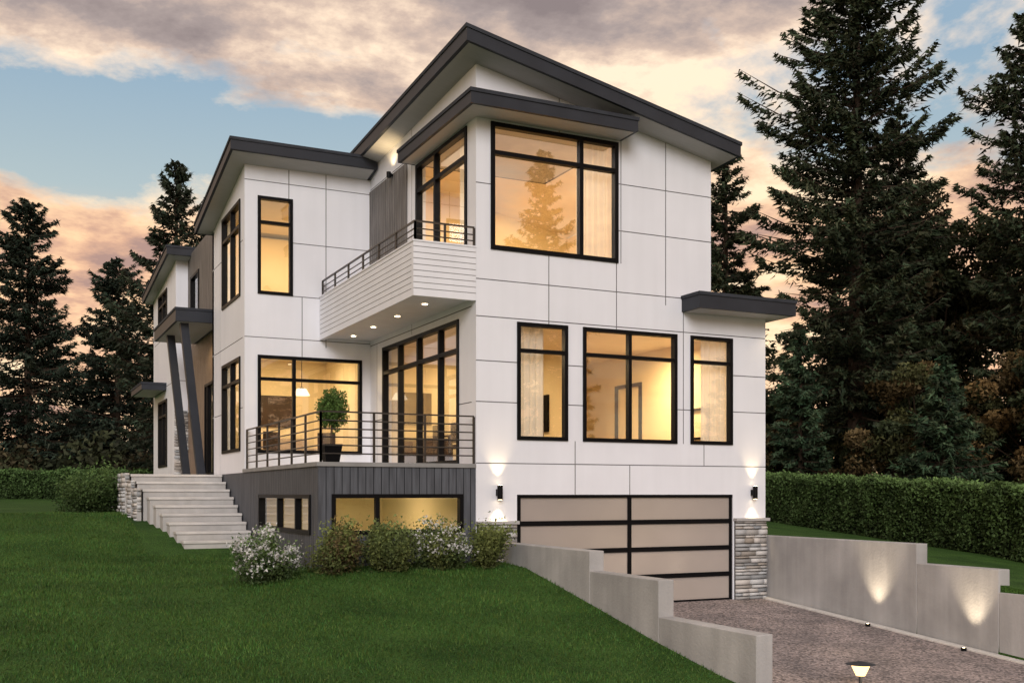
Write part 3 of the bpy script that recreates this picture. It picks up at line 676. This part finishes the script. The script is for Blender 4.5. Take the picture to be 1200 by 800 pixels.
def shrub(name,seed,u,v,w,h,cols,flower=0,nc=30,nl=210):
    r=np.random.default_rng(seed);W=[];Ls=[];Cs=[]
    for k in range(nc):
        a=r.uniform(0,6.283);rr=w*.5*r.random()**.5;q=np.array([rr*math.cos(a),rr*math.sin(a),h*r.uniform(.3,1.05)*(1-.35*(rr/(w*.5))**2)])
        W+=cone_tris((q[0]*.15,q[1]*.15,-.05),q,.008,.003,3)
        n=nl;p=r.normal(0,1,(n,3))*np.array([.065,.065,.085])*(w/.8)+q*np.array([1,1,1])*(r.random(n)**.35)[:,None]
        p[:,2]=np.maximum(p[:,2],.02)
        sc=max(1,w*.8)
        Ls.append(tri_leaves(p,r.uniform(.035,.07,n)*sc,r.uniform(.012,.022,n)*sc,r))
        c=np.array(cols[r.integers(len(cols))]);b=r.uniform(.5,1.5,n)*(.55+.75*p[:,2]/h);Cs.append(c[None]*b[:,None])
        if flower:
            n=flower;p=q+r.normal(0,1,(n,3))*np.array([.07,.07,.05]);p+=np.array([0,0,.04])
            Ls.append(tri_leaves(p,r.uniform(.03,.055,n),r.uniform(.015,.028,n),r));Cs.append(np.ones((n,3))*.75*r.uniform(.7,1.1,(n,1)))
    finish(name,W,np.concatenate(Ls),np.concatenate(Cs),(u,v,T(u,v)))
YG=(.16,.19,.06);RB=(.14,.11,.05)
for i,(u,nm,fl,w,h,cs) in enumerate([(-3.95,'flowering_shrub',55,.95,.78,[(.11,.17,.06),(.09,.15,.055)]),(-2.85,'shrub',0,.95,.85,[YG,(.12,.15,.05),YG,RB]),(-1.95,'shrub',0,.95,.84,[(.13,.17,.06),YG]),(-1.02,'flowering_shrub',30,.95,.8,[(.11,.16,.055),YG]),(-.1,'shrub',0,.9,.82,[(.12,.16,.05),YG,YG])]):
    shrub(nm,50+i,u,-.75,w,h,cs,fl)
shrub('shrub',60,-5.6,10.0,1.6,.95,[(.06,.11,.035),(.075,.125,.04)],nc=44,nl=420)
e=empty('potted_topiary'); pu,pv=-2.39,1.0
g=G(); g.hexa([(pu-.12,pv-.12,.54),(pu+.12,pv-.12,.54),(pu+.12,pv+.12,.54),(pu-.12,pv+.12,.54),(pu-.17,pv-.17,.88),(pu+.17,pv-.17,.88),(pu+.17,pv+.17,.88),(pu-.17,pv+.17,.88)]); g.build('pot',M_black,e,bevel=.01)
g=G(); g.cyl((pu,pv,.86),(pu+.02,pv,1.4),.018,.014,n=8); g.build('stem',mat('stem_bark',(.12,.08,.05),.8),e)
r=np.random.default_rng(5);n=5200;p=r.normal(0,1,(n,3));p/=np.linalg.norm(p,axis=1)[:,None];rad=(r.random(n)**.5)*(1+.22*np.sin(p[:,0]*7)*np.sin(p[:,2]*6+1)+.15*np.sin(p[:,1]*11))
p=p*rad[:,None]*np.array([.27,.27,.36])+np.array([pu+.02,pv,1.5])
b=r.uniform(.5,1.5,n)
trimesh('leaves',tri_leaves(p,r.uniform(.03,.06,n),r.uniform(.012,.02,n),r).reshape(-1,3),np.arange(3*n).reshape(-1,3),np.repeat(np.array([[.09,.16,.04]])*b[:,None],3,0),M_leaf,parent=e)

# ---------------------------------------------------------------- sky
wd=bpy.data.worlds.new('World'); S.world=wd; wd.use_nodes=True; N=wd.node_tree.nodes; L=wd.node_tree.links; N.clear()
out=N.new('ShaderNodeOutputWorld'); bg=N.new('ShaderNodeBackground'); bg.inputs[1].default_value=.118; L.new(bg.outputs[0],out.inputs[0])
sky=N.new('ShaderNodeTexSky'); sky.sky_type='NISHITA'; sky.sun_disc=False; sky.sun_elevation=math.radians(23); sky.sun_rotation=math.radians(206)
tc=N.new('ShaderNodeTexCoord'); sx=N.new('ShaderNodeSeparateXYZ'); L.new(tc.outputs['Generated'],sx.inputs[0])
def M(op,a,b=None,c=None,clamp=False):
    n=N.new('ShaderNodeMath'); n.operation=op; n.use_clamp=clamp
    for i,x in enumerate((a,b,c)):
        if x is None: continue
        if isinstance(x,(int,float)): n.inputs[i].default_value=x
        else: L.new(x,n.inputs[i])
    return n.outputs[0]
z=M('MAXIMUM',sx.outputs[2],0); den=M('ADD',z,.16)
cx=M('DIVIDE',sx.outputs[0],den); cy=M('DIVIDE',sx.outputs[1],den)
cb=N.new('ShaderNodeCombineXYZ'); L.new(cx,cb.inputs[0]);L.new(cy,cb.inputs[1])
def nz(sc,det,rough=.55,off=(0,0,0),dist=.0):
    mp=N.new('ShaderNodeMapping'); mp.inputs['Location'].default_value=off; L.new(cb.outputs[0],mp.inputs[0])
    n=N.new('ShaderNodeTexNoise'); n.inputs['Scale'].default_value=sc;n.inputs['Detail'].default_value=det;n.inputs['Roughness'].default_value=rough;n.inputs['Distortion'].default_value=dist
    L.new(mp.outputs[0],n.inputs['Vector']); return n.outputs['Fac']
def ramp(f,els):
    r=N.new('ShaderNodeValToRGB'); e=r.color_ramp.elements
    while len(e)<len(els): e.new(.5)
    for x,(p,c) in zip(e,els): x.position=p; x.color=(*[q*10 for q in c],1) if len(c)==3 else c
    L.new(f,r.inputs[0]); return r.outputs[0]
def mix(f,a,b):
    n=N.new('ShaderNodeMixRGB')
    if isinstance(f,float): n.inputs[0].default_value=f
    else: L.new(f,n.inputs[0])
    L.new(a,n.inputs[1]);L.new(b,n.inputs[2]); return n.outputs[0]
def gauss(src,c,w):
    q=M('DIVIDE',M('SUBTRACT',src,c),w); return M('EXPONENT',M('MULTIPLY',M('MULTIPLY',q,q),-1))
clear=ramp(z,[(0,(.85,.40,.18)),(.12,(.92,.50,.26)),(.19,(.80,.58,.38)),(.26,(.42,.50,.50)),(.36,(.28,.40,.50)),(.6,(.32,.42,.54)),(1,(.40,.47,.60))])
base=mix(.15,clear,sky.outputs[0])
dens_=nz(1.25,9,.60,(3.1,1.7,0),.15)
gap=M('MULTIPLY',gauss(sx.outputs[2],.31,.045),gauss(sx.outputs[0],.06,.24))
dd=M('ADD',M('SUBTRACT',dens_,M('MULTIPLY',gap,.20)),M('ADD',M('MULTIPLY',gauss(sx.outputs[2],.42,.07),.05),M('MULTIPLY',gauss(sx.outputs[2],.215,.04),.05)))
cmask=ramp(dd,[(.40,(0,0,0,1)),(.48,(1,1,1,1))])
lit=nz(2.4,9,.62,(5.25,2.5,2),.1)
lit2=M('SUBTRACT',M('ADD',lit,.14),M('MULTIPLY',M('SUBTRACT',dd,.40),.9))
ccol_hi=ramp(lit2,[(.36,(.25,.205,.205)),(.46,(.37,.305,.29)),(.54,(.60,.46,.38)),(.63,(1.0,.78,.58))])
ccol_lo=ramp(lit2,[(.36,(.42,.27,.23)),(.44,(.68,.41,.28)),(.53,(1.0,.64,.38)),(.62,(1.05,.80,.52))])
ef=N.new('ShaderNodeMapRange'); ef.inputs[1].default_value=.22; ef.inputs[2].default_value=.36; L.new(z,ef.inputs[0])
cc=mix(ef.outputs[0],ccol_lo,ccol_hi)
L.new(mix(cmask,base,cc),bg.inputs[0])
l=bpy.data.lights.new('sun','SUN'); l.energy=1.85; l.angle=math.radians(28); l.color=(1,.965,.95)
o=bpy.data.objects.new('sun',l); COL.objects.link(o)
d=Vector((.42,.86,-.42)); o.rotation_euler=d.to_track_quat('-Z','Y').to_euler()
c=bpy.data.cameras.new('camera'); c.lens=37.11; c.sensor_width=36; c.shift_y=178/1200; c.clip_end=3000; c.clip_start=.1
o=bpy.data.objects.new('camera',c); COL.objects.link(o); o.location=(-7.712,-17.376,0); o.rotation_euler=(math.pi/2,0,-math.atan2(.4365,.8997)); S.camera=o
